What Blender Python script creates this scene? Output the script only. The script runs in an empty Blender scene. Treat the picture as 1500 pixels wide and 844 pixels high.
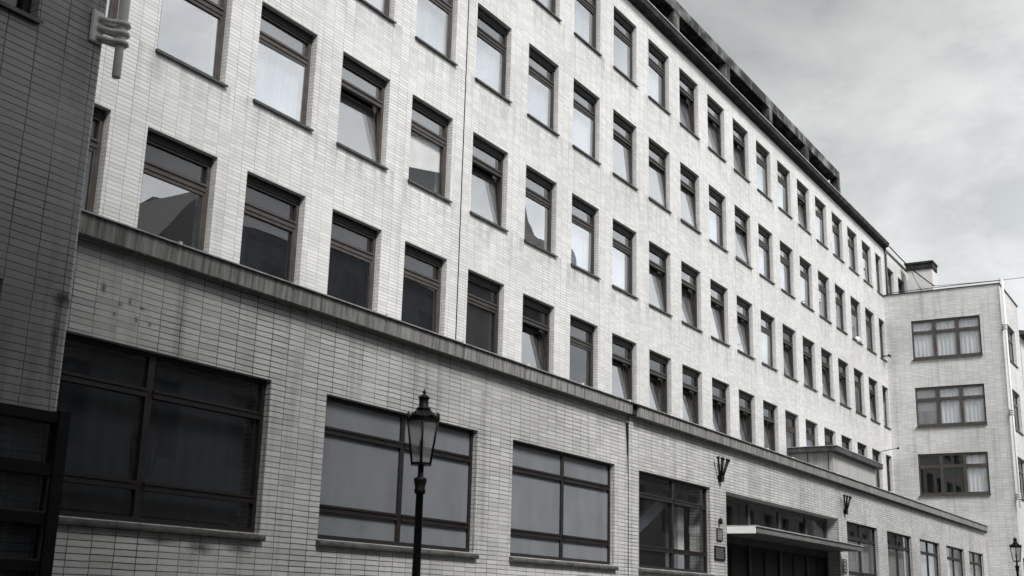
import bpy, bmesh, math, random
from mathutils import Vector, Matrix
random.seed(7)
R = math.radians
SC = bpy.context.scene
COL = SC.collection

# ------------------------------------------------------------------ camera
YAW, PITCH, ROLL = R(58.2477), R(14.7856), R(1.5513)
CAMZ = 1.6
cam_d = bpy.data.cameras.new('camera'); cam = bpy.data.objects.new('camera', cam_d); COL.objects.link(cam)
cam_d.sensor_width = 36; cam_d.lens = 1750.5 / 1500 * 36; cam_d.clip_end = 2000; cam_d.clip_start = .05
_f = Vector((math.sin(YAW)*math.cos(PITCH), math.cos(YAW)*math.cos(PITCH), math.sin(PITCH)))
_r = Vector((math.cos(YAW), -math.sin(YAW), 0)); _u = _r.cross(_f)
_r2 = _r*math.cos(ROLL) + _u*math.sin(ROLL); _u2 = -_r*math.sin(ROLL) + _u*math.cos(ROLL)
cam.matrix_world = Matrix(((_r2.x, _u2.x, -_f.x, 0), (_r2.y, _u2.y, -_f.y, 0), (_r2.z, _u2.z, -_f.z, CAMZ), (0, 0, 0, 1)))
SC.camera = cam

# ------------------------------------------------------------------ world, sun, exposure
SUN_AZ, SUN_EL = 208, 48          # azimuth clockwise from +Y
SUN_STRENGTH, SKY_STRENGTH, EXPOSURE = 1.5, .055, 1.63
W = bpy.data.worlds.new('World'); SC.world = W; W.use_nodes = True
nt = W.node_tree; N = nt.nodes; L = nt.links
bg = N['Background']; bg.inputs['Strength'].default_value = SKY_STRENGTH
sky = N.new('ShaderNodeTexSky'); sky.sky_type = 'NISHITA'; sky.sun_disc = False
sky.sun_elevation = R(SUN_EL); sky.sun_rotation = R(SUN_AZ); sky.dust_density = 4; sky.air_density = 1.2; sky.ozone_density = 1
bw = N.new('ShaderNodeRGBToBW'); L.new(sky.outputs[0], bw.inputs[0])
tc = N.new('ShaderNodeTexCoord')
mp = N.new('ShaderNodeMapping'); mp.inputs['Scale'].default_value = (1.0, 1.3, 2.3); mp.inputs['Rotation'].default_value = (0, 0, R(30)); mp.inputs['Location'].default_value = (3.1, 1.7, .4)
L.new(tc.outputs['Generated'], mp.inputs[0])
n1 = N.new('ShaderNodeTexNoise'); n1.inputs['Scale'].default_value = 3.4; n1.inputs['Detail'].default_value = 9; n1.inputs['Roughness'].default_value = .6; n1.inputs['Distortion'].default_value = .25
L.new(mp.outputs[0], n1.inputs['Vector'])
cr = N.new('ShaderNodeValToRGB'); cr.color_ramp.elements[0].position = .36; cr.color_ramp.elements[0].color = (.62, .64, .648, 1)
cr.color_ramp.elements[1].position = .62; cr.color_ramp.elements[1].color = (1, 1, 1, 1)
L.new(n1.outputs[0], cr.inputs[0])
# overcast: the clear-sky gradient evened out by a thick white cloud sheet with darker wisps
mx = N.new('ShaderNodeMix'); mx.data_type = 'FLOAT'; mx.inputs[0].default_value = .5; mx.inputs[3].default_value = 7.5
L.new(bw.outputs[0], mx.inputs[2])
mul = N.new('ShaderNodeMix'); mul.data_type = 'RGBA'; mul.blend_type = 'MULTIPLY'; mul.inputs[0].default_value = 1
L.new(mx.outputs[0], mul.inputs[6]); L.new(cr.outputs[0], mul.inputs[7])
tint = N.new('ShaderNodeMix'); tint.data_type = 'RGBA'; tint.blend_type = 'MULTIPLY'; tint.inputs[0].default_value = 1; tint.inputs[7].default_value = (.985, 1, 1.005, 1)
L.new(mul.outputs[2], tint.inputs[6])
# the cloud sheet is thicker, so darker, overhead
sz = N.new('ShaderNodeSeparateXYZ'); L.new(tc.outputs['Generated'], sz.inputs[0])
el = N.new('ShaderNodeValToRGB'); el.color_ramp.elements[0].position = .30; el.color_ramp.elements[0].color = (1, 1, 1, 1)
el.color_ramp.elements[1].position = .60; el.color_ramp.elements[1].color = (.5, .5, .5, 1); L.new(sz.outputs[2], el.inputs[0])
ml2 = N.new('ShaderNodeMix'); ml2.data_type = 'RGBA'; ml2.blend_type = 'MULTIPLY'; ml2.inputs[0].default_value = 1
L.new(tint.outputs[2], ml2.inputs[6]); L.new(el.outputs[0], ml2.inputs[7]); # unseen brighter sky lobe added low in the south-east to lift the glass reflections
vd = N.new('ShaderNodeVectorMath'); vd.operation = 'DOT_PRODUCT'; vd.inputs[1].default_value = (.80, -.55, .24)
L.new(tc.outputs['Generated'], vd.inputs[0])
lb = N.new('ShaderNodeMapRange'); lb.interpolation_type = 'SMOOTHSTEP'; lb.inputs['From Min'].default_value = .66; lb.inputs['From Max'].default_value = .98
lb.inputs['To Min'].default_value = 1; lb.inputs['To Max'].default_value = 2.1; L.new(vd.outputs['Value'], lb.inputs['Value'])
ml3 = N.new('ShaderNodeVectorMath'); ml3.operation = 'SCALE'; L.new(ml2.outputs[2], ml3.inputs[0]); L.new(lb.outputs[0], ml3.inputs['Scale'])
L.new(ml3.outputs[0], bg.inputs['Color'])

sd = bpy.data.lights.new('sun', 'SUN'); sd.energy = SUN_STRENGTH; sd.angle = R(18); sd.color = (1, .985, .96)
so = bpy.data.objects.new('sun', sd); COL.objects.link(so)
_tow = Vector((math.sin(R(SUN_AZ))*math.cos(R(SUN_EL)), math.cos(R(SUN_AZ))*math.cos(R(SUN_EL)), math.sin(R(SUN_EL))))
so.rotation_euler = _tow.to_track_quat('Z', 'Y').to_euler(); so.location = (0, -20, 60)
SC.view_settings.view_transform = 'Standard'; SC.view_settings.look = 'None'; SC.view_settings.gamma = 1
SC.view_settings.exposure = EXPOSURE; SC.view_settings.use_curve_mapping = False

# ------------------------------------------------------------------ mesh helper
WORLD = {}
class M:
    def __init__(s): s.v = []; s.f = []; s.smooth = []
    def face(s, pts, sm=False):
        b = len(s.v); s.v += [tuple(p) for p in pts]; s.f.append(list(range(b, b+len(pts)))); s.smooth.append(sm)
    def box(s, x0, x1, y0, y1, z0, z1):
        b = len(s.v)
        s.v += [(x0,y0,z0),(x1,y0,z0),(x1,y1,z0),(x0,y1,z0),(x0,y0,z1),(x1,y0,z1),(x1,y1,z1),(x0,y1,z1)]
        for q in ((0,3,2,1),(4,5,6,7),(0,1,5,4),(1,2,6,5),(2,3,7,6),(3,0,4,7)):
            s.f.append([b+i for i in q]); s.smooth.append(False)
        return s
    def prism(s, poly, axis, a0, a1):
        # poly in the two other axes; extruded along axis
        def P(p, a): return {'x': (a, p[0], p[1]), 'y': (p[0], a, p[1]), 'z': (p[0], p[1], a)}[axis]
        n = len(poly); b = len(s.v)
        s.v += [P(p, a0) for p in poly] + [P(p, a1) for p in poly]
        s.f.append([b+i for i in range(n)][::-1]); s.f.append([b+n+i for i in range(n)]); s.smooth += [False, False]
        for i in range(n):
            j = (i+1) % n; s.f.append([b+i, b+j, b+n+j, b+n+i]); s.smooth.append(False)
        return s
    def lathe(s, c, prof, n=16, rot=0, smooth=True):
        b = len(s.v); k = len(prof)
        for r, z in prof:
            for i in range(n):
                a = rot + 2*math.pi*i/n; s.v.append((c[0]+r*math.cos(a), c[1]+r*math.sin(a), c[2]+z))
        for j in range(k-1):
            for i in range(n):
                q = (i+1) % n; s.f.append([b+j*n+i, b+j*n+q, b+(j+1)*n+q, b+(j+1)*n+i]); s.smooth.append(smooth)
        s.f.append([b+i for i in range(n)][::-1]); s.f.append([b+(k-1)*n+i for i in range(n)]); s.smooth += [False, False]
        return s
    def tube(s, pts, r, n=8):
        pts = [Vector(p) for p in pts]; b = len(s.v)
        for k, p in enumerate(pts):
            t = (pts[min(k+1, len(pts)-1)] - pts[max(k-1, 0)]).normalized()
            a = Vector((0,0,1)) if abs(t.z) < .9 else Vector((1,0,0))
            u = t.cross(a).normalized(); w = u.cross(t)
            rr = r[k] if isinstance(r, (list, tuple)) else r
            for i in range(n):
                an = 2*math.pi*i/n; s.v.append(tuple(p + u*rr*math.cos(an) + w*rr*math.sin(an)))
        for k in range(len(pts)-1):
            for i in range(n):
                q = (i+1) % n; s.f.append([b+k*n+i, b+k*n+q, b+(k+1)*n+q, b+(k+1)*n+i]); s.smooth.append(True)
        s.f.append([b+i for i in range(n)]); s.f.append([b+(len(pts)-1)*n+i for i in range(n)][::-1]); s.smooth += [False, False]
        return s
    def mesh(s, name, mat, org=(0,0,0), bevel=0):
        me = bpy.data.meshes.new(name)
        me.from_pydata([(x-org[0], y-org[1], z-org[2]) for x, y, z in s.v], [], s.f)
        for p, sm in zip(me.polygons, s.smooth): p.use_smooth = sm
        bm = bmesh.new(); bm.from_mesh(me)
        bmesh.ops.remove_doubles(bm, verts=bm.verts, dist=1e-5)
        bmesh.ops.recalc_face_normals(bm, faces=bm.faces)
        if bevel:
            es = [e for e in bm.edges if len(e.link_faces) == 2 and e.calc_face_angle(0) > .6]
            bmesh.ops.bevel(bm, geom=es, offset=bevel, segments=2, affect='EDGES', clamp_overlap=True)
        bm.to_mesh(me); bm.free()
        me.materials.append(mat); return me
    def build(s, name, mat, parent=None, bevel=0):
        org = WORLD.get(parent.name, (0,0,0)) if parent else (0,0,0)
        if parent is None:
            xs = [v[0] for v in s.v]; ys = [v[1] for v in s.v]; zs = [v[2] for v in s.v]
            org = ((min(xs)+max(xs))/2, (min(ys)+max(ys))/2, min(zs))
        o = bpy.data.objects.new(name, s.mesh(name, mat, org, bevel)); COL.objects.link(o)
        if parent: o.parent = parent
        else: o.location = org
        WORLD[o.name] = org
        return o
def tag(o, label=None, cat=None, group=None, kind=None):
    if label: o['label'] = label
    if cat: o['category'] = cat
    if group: o['group'] = group
    if kind: o['kind'] = kind
    return o
def thing(name, label, cat, loc, group=None):
    o = bpy.data.objects.new(name, None); COL.objects.link(o); o.location = loc; o.empty_display_size = .3
    WORLD[o.name] = tuple(loc); return tag(o, label, cat, group)

# ------------------------------------------------------------------ materials
def newmat(name):
    m = bpy.data.materials.new(name); m.use_nodes = True
    return m, m.node_tree.nodes, m.node_tree.links, m.node_tree.nodes['Principled BSDF']
def math_n(N, L, op, a, b=None, c=None, clamp=False):
    n = N.new('ShaderNodeMath'); n.operation = op; n.use_clamp = clamp
    for i, x in enumerate((a, b, c)):
        if x is None: continue
        if isinstance(x, (int, float)): n.inputs[i].default_value = x
        else: L.new(x, n.inputs[i])
    return n.outputs[0]
def ramp(N, L, src, stops):
    c = N.new('ShaderNodeValToRGB'); e = c.color_ramp.elements
    while len(e) < len(stops): e.new(.5)
    for q, (p, v) in zip(e, stops):
        q.position = p; q.color = (v, v, v, 1) if isinstance(v, (int, float)) else (*v, 1)
    L.new(src, c.inputs[0]); return c.outputs[0]
def noise(N, L, vec, scale, detail=5, rough=.6, dist=0):
    n = N.new('ShaderNodeTexNoise'); n.inputs['Scale'].default_value = scale; n.inputs['Detail'].default_value = detail
    n.inputs['Roughness'].default_value = rough; n.inputs['Distortion'].default_value = dist
    if vec is not None: L.new(vec, n.inputs['Vector'])
    return n.outputs[0]
def mapped(N, L, vec, sc):
    m = N.new('ShaderNodeMapping'); m.inputs['Scale'].default_value = sc; L.new(vec, m.inputs[0]); return m.outputs[0]
def mixc(N, L, f, a, b, mode='MIX'):
    m = N.new('ShaderNodeMix'); m.data_type = 'RGBA'; m.blend_type = mode
    for i, x in ((0, f), (6, a), (7, b)):
        if isinstance(x, (int, float)): m.inputs[i].default_value = x if i == 0 else (x, x, x, 1)
        elif isinstance(x, tuple): m.inputs[i].default_value = (*x, 1)
        else: L.new(x, m.inputs[i])
    return m.outputs[2]

def tile_mat(name, base, joint, msize=.005, var=.10, dirt=.35, vjoint=1.0, stains=(), sills=None):
    """glazed strip tiles 30 x 6.8 cm laid in a stack bond, with grime; world position drives the pattern"""
    m, N, L, P = newmat(name)
    g = N.new('ShaderNodeNewGeometry')
    s = N.new('ShaderNodeSeparateXYZ'); L.new(g.outputs['Position'], s.inputs[0])
    sn = N.new('ShaderNodeSeparateXYZ'); L.new(g.outputs['True Normal'], sn.inputs[0])
    nx = math_n(N, L, 'GREATER_THAN', math_n(N, L, 'ABSOLUTE', sn.outputs[0]), .6)
    nz = math_n(N, L, 'GREATER_THAN', math_n(N, L, 'ABSOLUTE', sn.outputs[2]), .6)
    def fm(f, a, b):
        q = N.new('ShaderNodeMix'); q.data_type = 'FLOAT'; L.new(f, q.inputs[0]); L.new(a, q.inputs[2]); L.new(b, q.inputs[3]); return q.outputs[0]
    u = fm(nx, s.outputs[0], s.outputs[1]); v = fm(nz, s.outputs[2], s.outputs[1])
    # hand-laid wobble of the joints
    wob = noise(N, L, g.outputs['Position'], 1.7, 3)
    v = math_n(N, L, 'ADD', v, math_n(N, L, 'MULTIPLY', math_n(N, L, 'SUBTRACT', wob, .5), .022))
    u = math_n(N, L, 'ADD', u, math_n(N, L, 'MULTIPLY', math_n(N, L, 'SUBTRACT', noise(N, L, g.outputs['Position'], 6, 2), .5), .02))
    cb = N.new('ShaderNodeCombineXYZ'); L.new(u, cb.inputs[0]); L.new(v, cb.inputs[1])
    b = N.new('ShaderNodeTexBrick'); b.offset = 0; b.squash = 1
    L.new(cb.outputs[0], b.inputs['Vector'])
    for k, x in (('Scale', 1), ('Mortar Size', msize), ('Mortar Smooth', .25), ('Bias', 0), ('Brick Width', .30), ('Row Height', .068)):
        b.inputs[k].default_value = x
    b.inputs['Color1'].default_value = (1-var, 1-var, 1-var, 1); b.inputs['Color2'].default_value = (1, 1, 1, 1); b.inputs['Mortar'].default_value = (1, 1, 1, 1)
    # the single tiles differ; plus blotches and rain streaks
    big = noise(N, L, g.outputs['Position'], .35, 4, .6, .4)
    blotch = ramp(N, L, big, [(.30, 1-dirt*.75), (.62, 1.0)])
    streak = noise(N, L, mapped(N, L, g.outputs['Position'], (3.2, 3.2, .22)), 1.0, 6, .62)
    streakc = ramp(N, L, streak, [(.30, 1-dirt*.9), (.46, 1.0)])
    fine = ramp(N, L, noise(N, L, g.outputs['Position'], 28, 4, .7), [(.25, .86), (.6, 1.0)])
    col = mixc(N, L, 1, mixc(N, L, 1, b.outputs['Color'], blotch, 'MULTIPLY'), streakc, 'MULTIPLY')
    col = mixc(N, L, 1, col, fine, 'MULTIPLY')
    col = mixc(N, L, 1, col, base, 'MULTIPLY')
    jm = b.outputs['Fac']
    # joints are dirtier here and there
    jf = ramp(N, L, noise(N, L, g.outputs['Position'], .9, 4, .6), [(.32, .45), (.62, 1.0)])
    jfac = math_n(N, L, 'MULTIPLY', jm, jf)
    if sills:
        x0, pitch, w, z0, zp, h = sills
        fx = math_n(N, L, 'MODULO', math_n(N, L, 'SUBTRACT', s.outputs[0], x0-.25), pitch)
        inx = math_n(N, L, 'LESS_THAN', fx, w+.5)
        fz = math_n(N, L, 'MODULO', math_n(N, L, 'SUBTRACT', s.outputs[2], z0-h), zp)       # 0 .. h under a sill
        dz = math_n(N, L, 'DIVIDE', fz, h, clamp=True)
        low = math_n(N, L, 'LESS_THAN', fz, h)
        msk = math_n(N, L, 'MULTIPLY', math_n(N, L, 'MULTIPLY', inx, low), dz)
        sn_ = ramp(N, L, noise(N, L, mapped(N, L, g.outputs['Position'], (4, 4, .7)), 1.0, 5), [(.42, 0.), (.68, 1.0)])
        msk = math_n(N, L, 'MULTIPLY', msk, sn_)
        col = mixc(N, L, math_n(N, L, 'MULTIPLY', msk, .55), col, (.16, .155, .15))
    for (sx, sz, rx, rz) in stains:
        a = math_n(N, L, 'DIVIDE', math_n(N, L, 'SUBTRACT', s.outputs[0], sx), rx)
        c = math_n(N, L, 'DIVIDE', math_n(N, L, 'SUBTRACT', s.outputs[2], sz), rz)
        d = math_n(N, L, 'SQRT', math_n(N, L, 'ADD', math_n(N, L, 'MULTIPLY', a, a), math_n(N, L, 'MULTIPLY', c, c)))
        d = math_n(N, L, 'ADD', d, math_n(N, L, 'MULTIPLY', math_n(N, L, 'SUBTRACT', noise(N, L, g.outputs['Position'], 9, 3), .5), .9))
        k = math_n(N, L, 'SUBTRACT', 1.0, d, clamp=True)
        col = mixc(N, L, math_n(N, L, 'MULTIPLY', k, .85, clamp=True), col, (.02, .02, .02))
    col = mixc(N, L, math_n(N, L, 'MULTIPLY', jfac, vjoint), col, joint)
    L.new(col, P.inputs['Base Color'])
    P.inputs['Roughness'].default_value = .55; P.inputs['Specular IOR Level'].default_value = .35
    bp = N.new('ShaderNodeBump'); bp.inputs['Strength'].default_value = .5; bp.inputs['Distance'].default_value = .006
    L.new(math_n(N, L, 'SUBTRACT', math_n(N, L, 'MULTIPLY', noise(N, L, g.outputs['Position'], 14, 3), .25), jm), bp.inputs['Height'])
    L.new(bp.outputs[0], P.inputs['Normal'])
    return m

def rough_mat(name, c0, c1, scale=(1, 1, 1), ns=4, rough=.8, metal=0, bump=.0, lo=.35, hi=.65, spec=.4):
    m, N, L, P = newmat(name)
    g = N.new('ShaderNodeNewGeometry')
    n = noise(N, L, mapped(N, L, g.outputs['Position'], scale), ns, 6, .62)
    c = ramp(N, L, n, [(lo, c0), (hi, c1)]); L.new(c, P.inputs['Base Color'])
    P.inputs['Roughness'].default_value = rough; P.inputs['Metallic'].default_value = metal; P.inputs['Specular IOR Level'].default_value = spec
    if bump:
        b = N.new('ShaderNodeBump'); b.inputs['Strength'].default_value = bump; b.inputs['Distance'].default_value = .01
        L.new(n, b.inputs['Height']); L.new(b.outputs[0], P.inputs['Normal'])
    return m
def glass_mat(name, ior=2.3, tint=(.80, .84, .88), body=0.0, bodycol=(.1, .1, .1), rough=.0, wave=.0):
    """window glass: mirror by Fresnel over clear glass, with 'body' of milky or dusty film"""
    m, N, L, P = newmat(name); N.remove(P); out = N['Material Output']
    fr = N.new('ShaderNodeFresnel'); fr.inputs['IOR'].default_value = ior
    gl = N.new('ShaderNodeBsdfGlossy'); gl.inputs['Roughness'].default_value = rough; gl.inputs['Color'].default_value = (.95, .97, 1, 1)
    tr = N.new('ShaderNodeBsdfTransparent'); tr.inputs['Color'].default_value = (*tint, 1)
    df = N.new('ShaderNodeBsdfDiffuse')
    g = N.new('ShaderNodeNewGeometry')
    dn = noise(N, L, mapped(N, L, g.outputs['Position'], (1, 1, .5)), 2.2, 5, .6)
    L.new(mixc(N, L, dn, tuple(x*.7 for x in bodycol), tuple(min(1, x*1.3) for x in bodycol)), df.inputs['Color'])
    a = N.new('ShaderNodeMixShader'); a.inputs[0].default_value = body; L.new(tr.outputs[0], a.inputs[1]); L.new(df.outputs[0], a.inputs[2])
    front = math_n(N, L, 'SUBTRACT', 1.0, g.outputs['Backfacing'])
    L.new(math_n(N, L, 'MULTIPLY', front, body), a.inputs[0])
    b = N.new('ShaderNodeMixShader'); L.new(math_n(N, L, 'MULTIPLY', fr.outputs[0], front), b.inputs[0]); L.new(a.outputs[0], b.inputs[1]); L.new(gl.outputs[0], b.inputs[2])
    if wave:
        bp = N.new('ShaderNodeBump'); bp.inputs['Strength'].default_value = wave; bp.inputs['Distance'].default_value = .02
        L.new(noise(N, L, g.outputs['Position'], 1.3, 1), bp.inputs['Height']); L.new(bp.outputs[0], gl.inputs['Normal'])
    L.new(b.outputs[0], out.inputs[0]); return m
def fold_mat(name, c0, c1, axis, freq, rough=.9):
    m, N, L, P = newmat(name)
    g = N.new('ShaderNodeNewGeometry')
    w = N.new('ShaderNodeTexWave'); w.wave_type = 'BANDS'; w.bands_direction = axis; w.inputs['Scale'].default_value = freq
    w.inputs['Distortion'].default_value = 1.2 if axis != 'Z' else 0.05; w.inputs['Detail'].default_value = 2
    L.new(g.outputs['Position'], w.inputs['Vector'])
    L.new(mixc(N, L, w.outputs[1], c0, c1), P.inputs['Base Color']); P.inputs['Roughness'].default_value = rough
    return m

PITCHX, X0 = 2.3, 9.35
ROWZ = [8.62, 11.82, 15.02, 18.21]          # tops of the window openings, storey by storey
WW, WH = 1.5, 1.9
T_UP = tile_mat('glazed_tile_upper', (.75, .745, .735), (.15, .148, .145), .0050, .17, .15, .85,
                sills=(X0, PITCHX, WW, ROWZ[1]-WH, 3.2, .95))
T_GR = tile_mat('glazed_tile_street', (.60, .595, .585), (.022, .022, .022), .0066, .22, .32, .97,
                stains=((8.18, 4.72, .05, .09), (8.42, 4.60, .05, .04), (8.55, 4.66, .03, .06), (8.72, 4.62, .05, .03), (8.66, 4.48, .035, .05), (8.85, 4.47, .04, .04), (8.36, 4.48, .03, .04), (9.9, 2.12, .25, .10), (10.5, 2.14, .3, .09), (9.3, 2.16, .25, .06), (20.8, 5.1, .12, .12), (20.8, 4.4, .06, .5)))
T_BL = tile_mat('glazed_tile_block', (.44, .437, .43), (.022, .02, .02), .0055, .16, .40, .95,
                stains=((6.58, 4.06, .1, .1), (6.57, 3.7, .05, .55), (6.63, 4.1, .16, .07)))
T_WG = tile_mat('glazed_tile_wing', (.74, .737, .73), (.10, .10, .10), .0055, .18, .28, .75)
CONC = rough_mat('weathered_concrete', (.09, .088, .085), (.34, .335, .325), (7, 7, .4), 2.0, .9, bump=.3, lo=.34, hi=.68)
ATTIC = rough_mat('stained_concrete', (.022, .022, .022), (.26, .26, .255), (1, 1, .7), 1.5, .9, bump=.3, lo=.45, hi=.70)
CORN = rough_mat('sooty_concrete', (.010, .010, .010), (.05, .05, .049), (1.5, 1.5, .6), 2, .9, lo=.4, hi=.75)
BROWN = rough_mat('brown_paint', (.048, .041, .037), (.078, .067, .060), (1, 1, 1), 5, .5)
BROWN_M = rough_mat('mid_brown_paint', (.027, .023, .021), (.044, .038, .034), (1, 1, 1), 5, .5)
BROWN_D = rough_mat('dark_brown_paint', (.011, .008, .0075), (.019, .0145, .0135), (1, 1, 1), 5, .5)
BLACKP = rough_mat('black_paint', (.004, .004, .004), (.008, .008, .008), (1, 1, 1), 8, .6, spec=.2)
IRON = rough_mat('black_iron', (.004, .004, .004), (.008, .008, .008), (1, 1, 1), 12, .5, bump=.2, spec=.22)
SILLM = rough_mat('dull_sheet_metal', (.05, .048, .045), (.10, .098, .095), (1, 1, 1), 6, .5, .3)
STONE = rough_mat('dirty_sill_stone', (.03, .03, .029), (.10, .098, .095), (1.5, 1.5, 1.5), 4, .75, bump=.3)
FLASH = rough_mat('zinc_flashing', (.28, .28, .28), (.5, .5, .5), (2, 2, 2), 2, .45, .4)
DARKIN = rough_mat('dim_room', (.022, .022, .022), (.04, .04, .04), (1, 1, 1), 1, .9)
ROOFB = rough_mat('bitumen_roof', (.05, .05, .05), (.09, .09, .09), (1, 1, 1), 2, .9)
PLAST = rough_mat('pale_render', (.50, .50, .49), (.66, .655, .645), (1, 1, .4), 1.2, .85)
HUTM = rough_mat('hut_sheeting', (.28, .278, .27), (.42, .415, .405), (7, 7, .25), 1.6, .7)
HUTR = rough_mat('hut_fascia', (.03, .03, .03), (.08, .08, .078), (3, 3, 1), 2, .7)
POLEM = rough_mat('grey_pole_paint', (.58, .575, .56), (.72, .715, .70), (1, 1, .3), 4, .55)
WHITEP = rough_mat('white_paint', (.62, .62, .61), (.74, .74, .73), (1, 1, 1), 5, .6)
CANOPYM = rough_mat('canopy_paint', (.10, .10, .10), (.16, .16, .158), (1, 1, 1), 3, .6)
GLASS = glass_mat('window_glass', 2.9, body=.10, bodycol=(.30, .31, .33), wave=.05)
GLASS_B = glass_mat('sky_glass', 5.0, body=.25, bodycol=(.45, .46, .48), wave=.05)
GLASS_W = glass_mat('curtained_glass', 1.5, (.95,.96,.97), .30, (.62, .63, .65))
GLASS_C = glass_mat('clear_glass', 1.45, (.95,.95,.95), .03, (.05, .05, .05))
GLASS_V = glass_mat('dusty_glass', 1.7, (.8,.8,.8), .25, (.25, .25, .26))
GLASS_D = glass_mat('shop_glass', 1.55, (.7, .72, .75), .22, (.045, .046, .05), wave=.04)
GLASS_G = glass_mat('frosted_glass', 1.5, (.5, .5, .5), .97, (.19, .20, .215), .12)
GLASS_L = glass_mat('lantern_glass', 1.5, (.9, .9, .9), .38, (.40, .40, .40), .05)
CURT = rough_mat('white_curtain', (.58, .59, .60), (.80, .81, .82), (3, 3, .3), 1.5, .9)
BLIND = fold_mat('slat_blind', (.05, .05, .052), (.22, .225, .235), 'Z', 9.0)
HALFB = rough_mat('pale_roller_blind', (.62, .62, .62), (.74, .74, .74), (1, 1, 1), 3, .8)

# ------------------------------------------------------------------ ground and street
def flat(name, x0, x1, y0, y1, z, mat, kind='structure', thick=0):
    m = M()
    if thick: m.box(x0, x1, y0, y1, z-thick, z)
    else: m.face([(x0,y0,z),(x1,y0,z),(x1,y1,z),(x0,y1,z)])
    return tag(m.build(name, mat), kind=kind)
ASPH = rough_mat('asphalt', (.035, .035, .035), (.06, .06, .06), (1, 1, 1), 20, .9)
PAVE = tile_mat('paving', (.24, .24, .235), (.07, .07, .07), .006, .2, .3)
flat('ground', -400, 500, -400, 500, -.02, rough_mat('earth', (.08, .08, .075), (.14, .14, .13), (1, 1, 1), .5, .95))
flat('road', -300, 400, .9, 7.0, 0, ASPH)
flat('pavement', -60, 120, 7.0, 10.4, .12, PAVE, thick=.12)
flat('pavement', -60, 120, -1.75, .9, .10, PAVE, thick=.1)

# ------------------------------------------------------------------ walls with openings
def wall(m, axis, p, u0, u1, z0, z1, ops, depth):
    """solid wall in the plane axis=p, running back to p+depth, pierced by openings (u0,u1,z0,z1)"""
    us = sorted({u0, u1, *[o[0] for o in ops], *[o[1] for o in ops]}); zs = sorted({z0, z1, *[o[2] for o in ops], *[o[3] for o in ops]})
    us = [u for u in us if u0 <= u <= u1]; zs = [z for z in zs if z0 <= z <= z1]
    P = (lambda u, d, z: (u, p+d, z)) if axis == 'y' else (lambda u, d, z: (p+d, u, z))
    def inside(u, z): return any(o[0] < u < o[1] and o[2] < z < o[3] for o in ops)
    # merge cells row-wise to keep big quads
    for zi in range(len(zs)-1):
        ui = 0
        while ui < len(us)-1:
            if inside((us[ui]+us[ui+1])/2, (zs[zi]+zs[zi+1])/2): ui += 1; continue
            k = ui
            while k+1 < len(us)-1 and not inside((us[k+1]+us[k+2])/2, (zs[zi]+zs[zi+1])/2): k += 1
            a, b, c, d = us[ui], us[k+1], zs[zi], zs[zi+1]
            for dd in (0, depth): m.face([P(a,dd,c), P(b,dd,c), P(b,dd,d), P(a,dd,d)])
            ui = k+1
    def strip(a, b, c, d): m.face([P(a,0,c), P(b,0,d), P(b,depth,d), P(a,depth,c)])
    for (a, b, c, d) in ops:
        strip(a, a, c, d); strip(b, b, c, d); strip(a, b, c, c); strip(a, b, d, d)
    strip(u0, u0, z0, z1); strip(u1, u1, z0, z1); strip(u0, u1, z0, z0); strip(u0, u1, z1, z1)

YU, YG, XW, YC = 14.0, 10.164, 56.5, 8.73
YW = 8.80         # street face of the far wing
office = thing('office_building', 'long pale tiled office building with four rows of windows above a projecting ground floor', 'building', (30, YG, 0))

# window openings of the upper storeys
colx = [X0 + PITCHX*c for c in range(23)]; colx[0] += .18
_dl = {1: .10, 2: .0, 3: -.04, 4: -.07, 5: -.06, 6: -.03, 7: -.03, 8: -.02}
ops_up = []; wins = []
for r, zt in enumerate(ROWZ):
    for c in range(21):
        if r == 0 and c > 20: continue
        x = colx[c] + _dl.get(c, 0); ops_up.append((x, x+(WW if c < 20 else 1.05), zt-WH, zt)); wins.append((r, c, x, zt))
for x, w in ((57.46, 1.25), (59.55, 1.25)):
    ops_up.append((x, x+w, 18.05-WH, 18.05)); wins.append((3, 21, x, 18.05))
m = M(); wall(m, 'y', YU, 5.5, 62.0, 5.25, 18.78, ops_up, .42)
m.build('upper_wall', T_UP, office)
# floors, partition and roof behind the windows
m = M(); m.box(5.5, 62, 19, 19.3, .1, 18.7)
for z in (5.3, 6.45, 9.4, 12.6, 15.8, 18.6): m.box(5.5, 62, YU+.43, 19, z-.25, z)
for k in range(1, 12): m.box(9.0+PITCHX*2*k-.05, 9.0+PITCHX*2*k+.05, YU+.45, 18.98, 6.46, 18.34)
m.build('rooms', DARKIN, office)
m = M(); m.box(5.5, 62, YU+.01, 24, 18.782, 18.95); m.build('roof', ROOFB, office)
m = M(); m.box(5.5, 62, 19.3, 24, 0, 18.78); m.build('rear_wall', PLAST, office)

# ground floor range
GX = [(7.2, 10.85), (11.9, 15.54), (16.58, 20.27), (21.32, 24.94), (35.31, 38.64), (39.79, 43.02), (44.2, 47.29), (48.44, 51.67), (52.62, 55.62)]
GZ0, GZ1 = 2.33, 4.187
DX0, DX1 = 25.87, 34.5
ops_g = [(a, b, GZ0, GZ1) for a, b in GX] + [(DX0, DX1, .12, GZ1)]
m = M(); wall(m, 'y', YG, 6.71, XW-.006, 0, 5.2, ops_g, .5)
m.build('street_wall', T_GR, office)
m = M(); m.box(6.71, XW-.006, YG-.10, YU-.002, 5.205, 5.31); m.build('terrace_roof', ROOFB, office)
m = M(); m.box(6.71, XW-.006, 13.4, 13.7, .1, 5.15); m.box(6.71, XW-.006, YG+.52, 13.4, 4.7, 5.15); m.box(6.71, XW-.006, YG+.52, 13.4, .12, .2)
m.build('hall', DARKIN, office)
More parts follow.
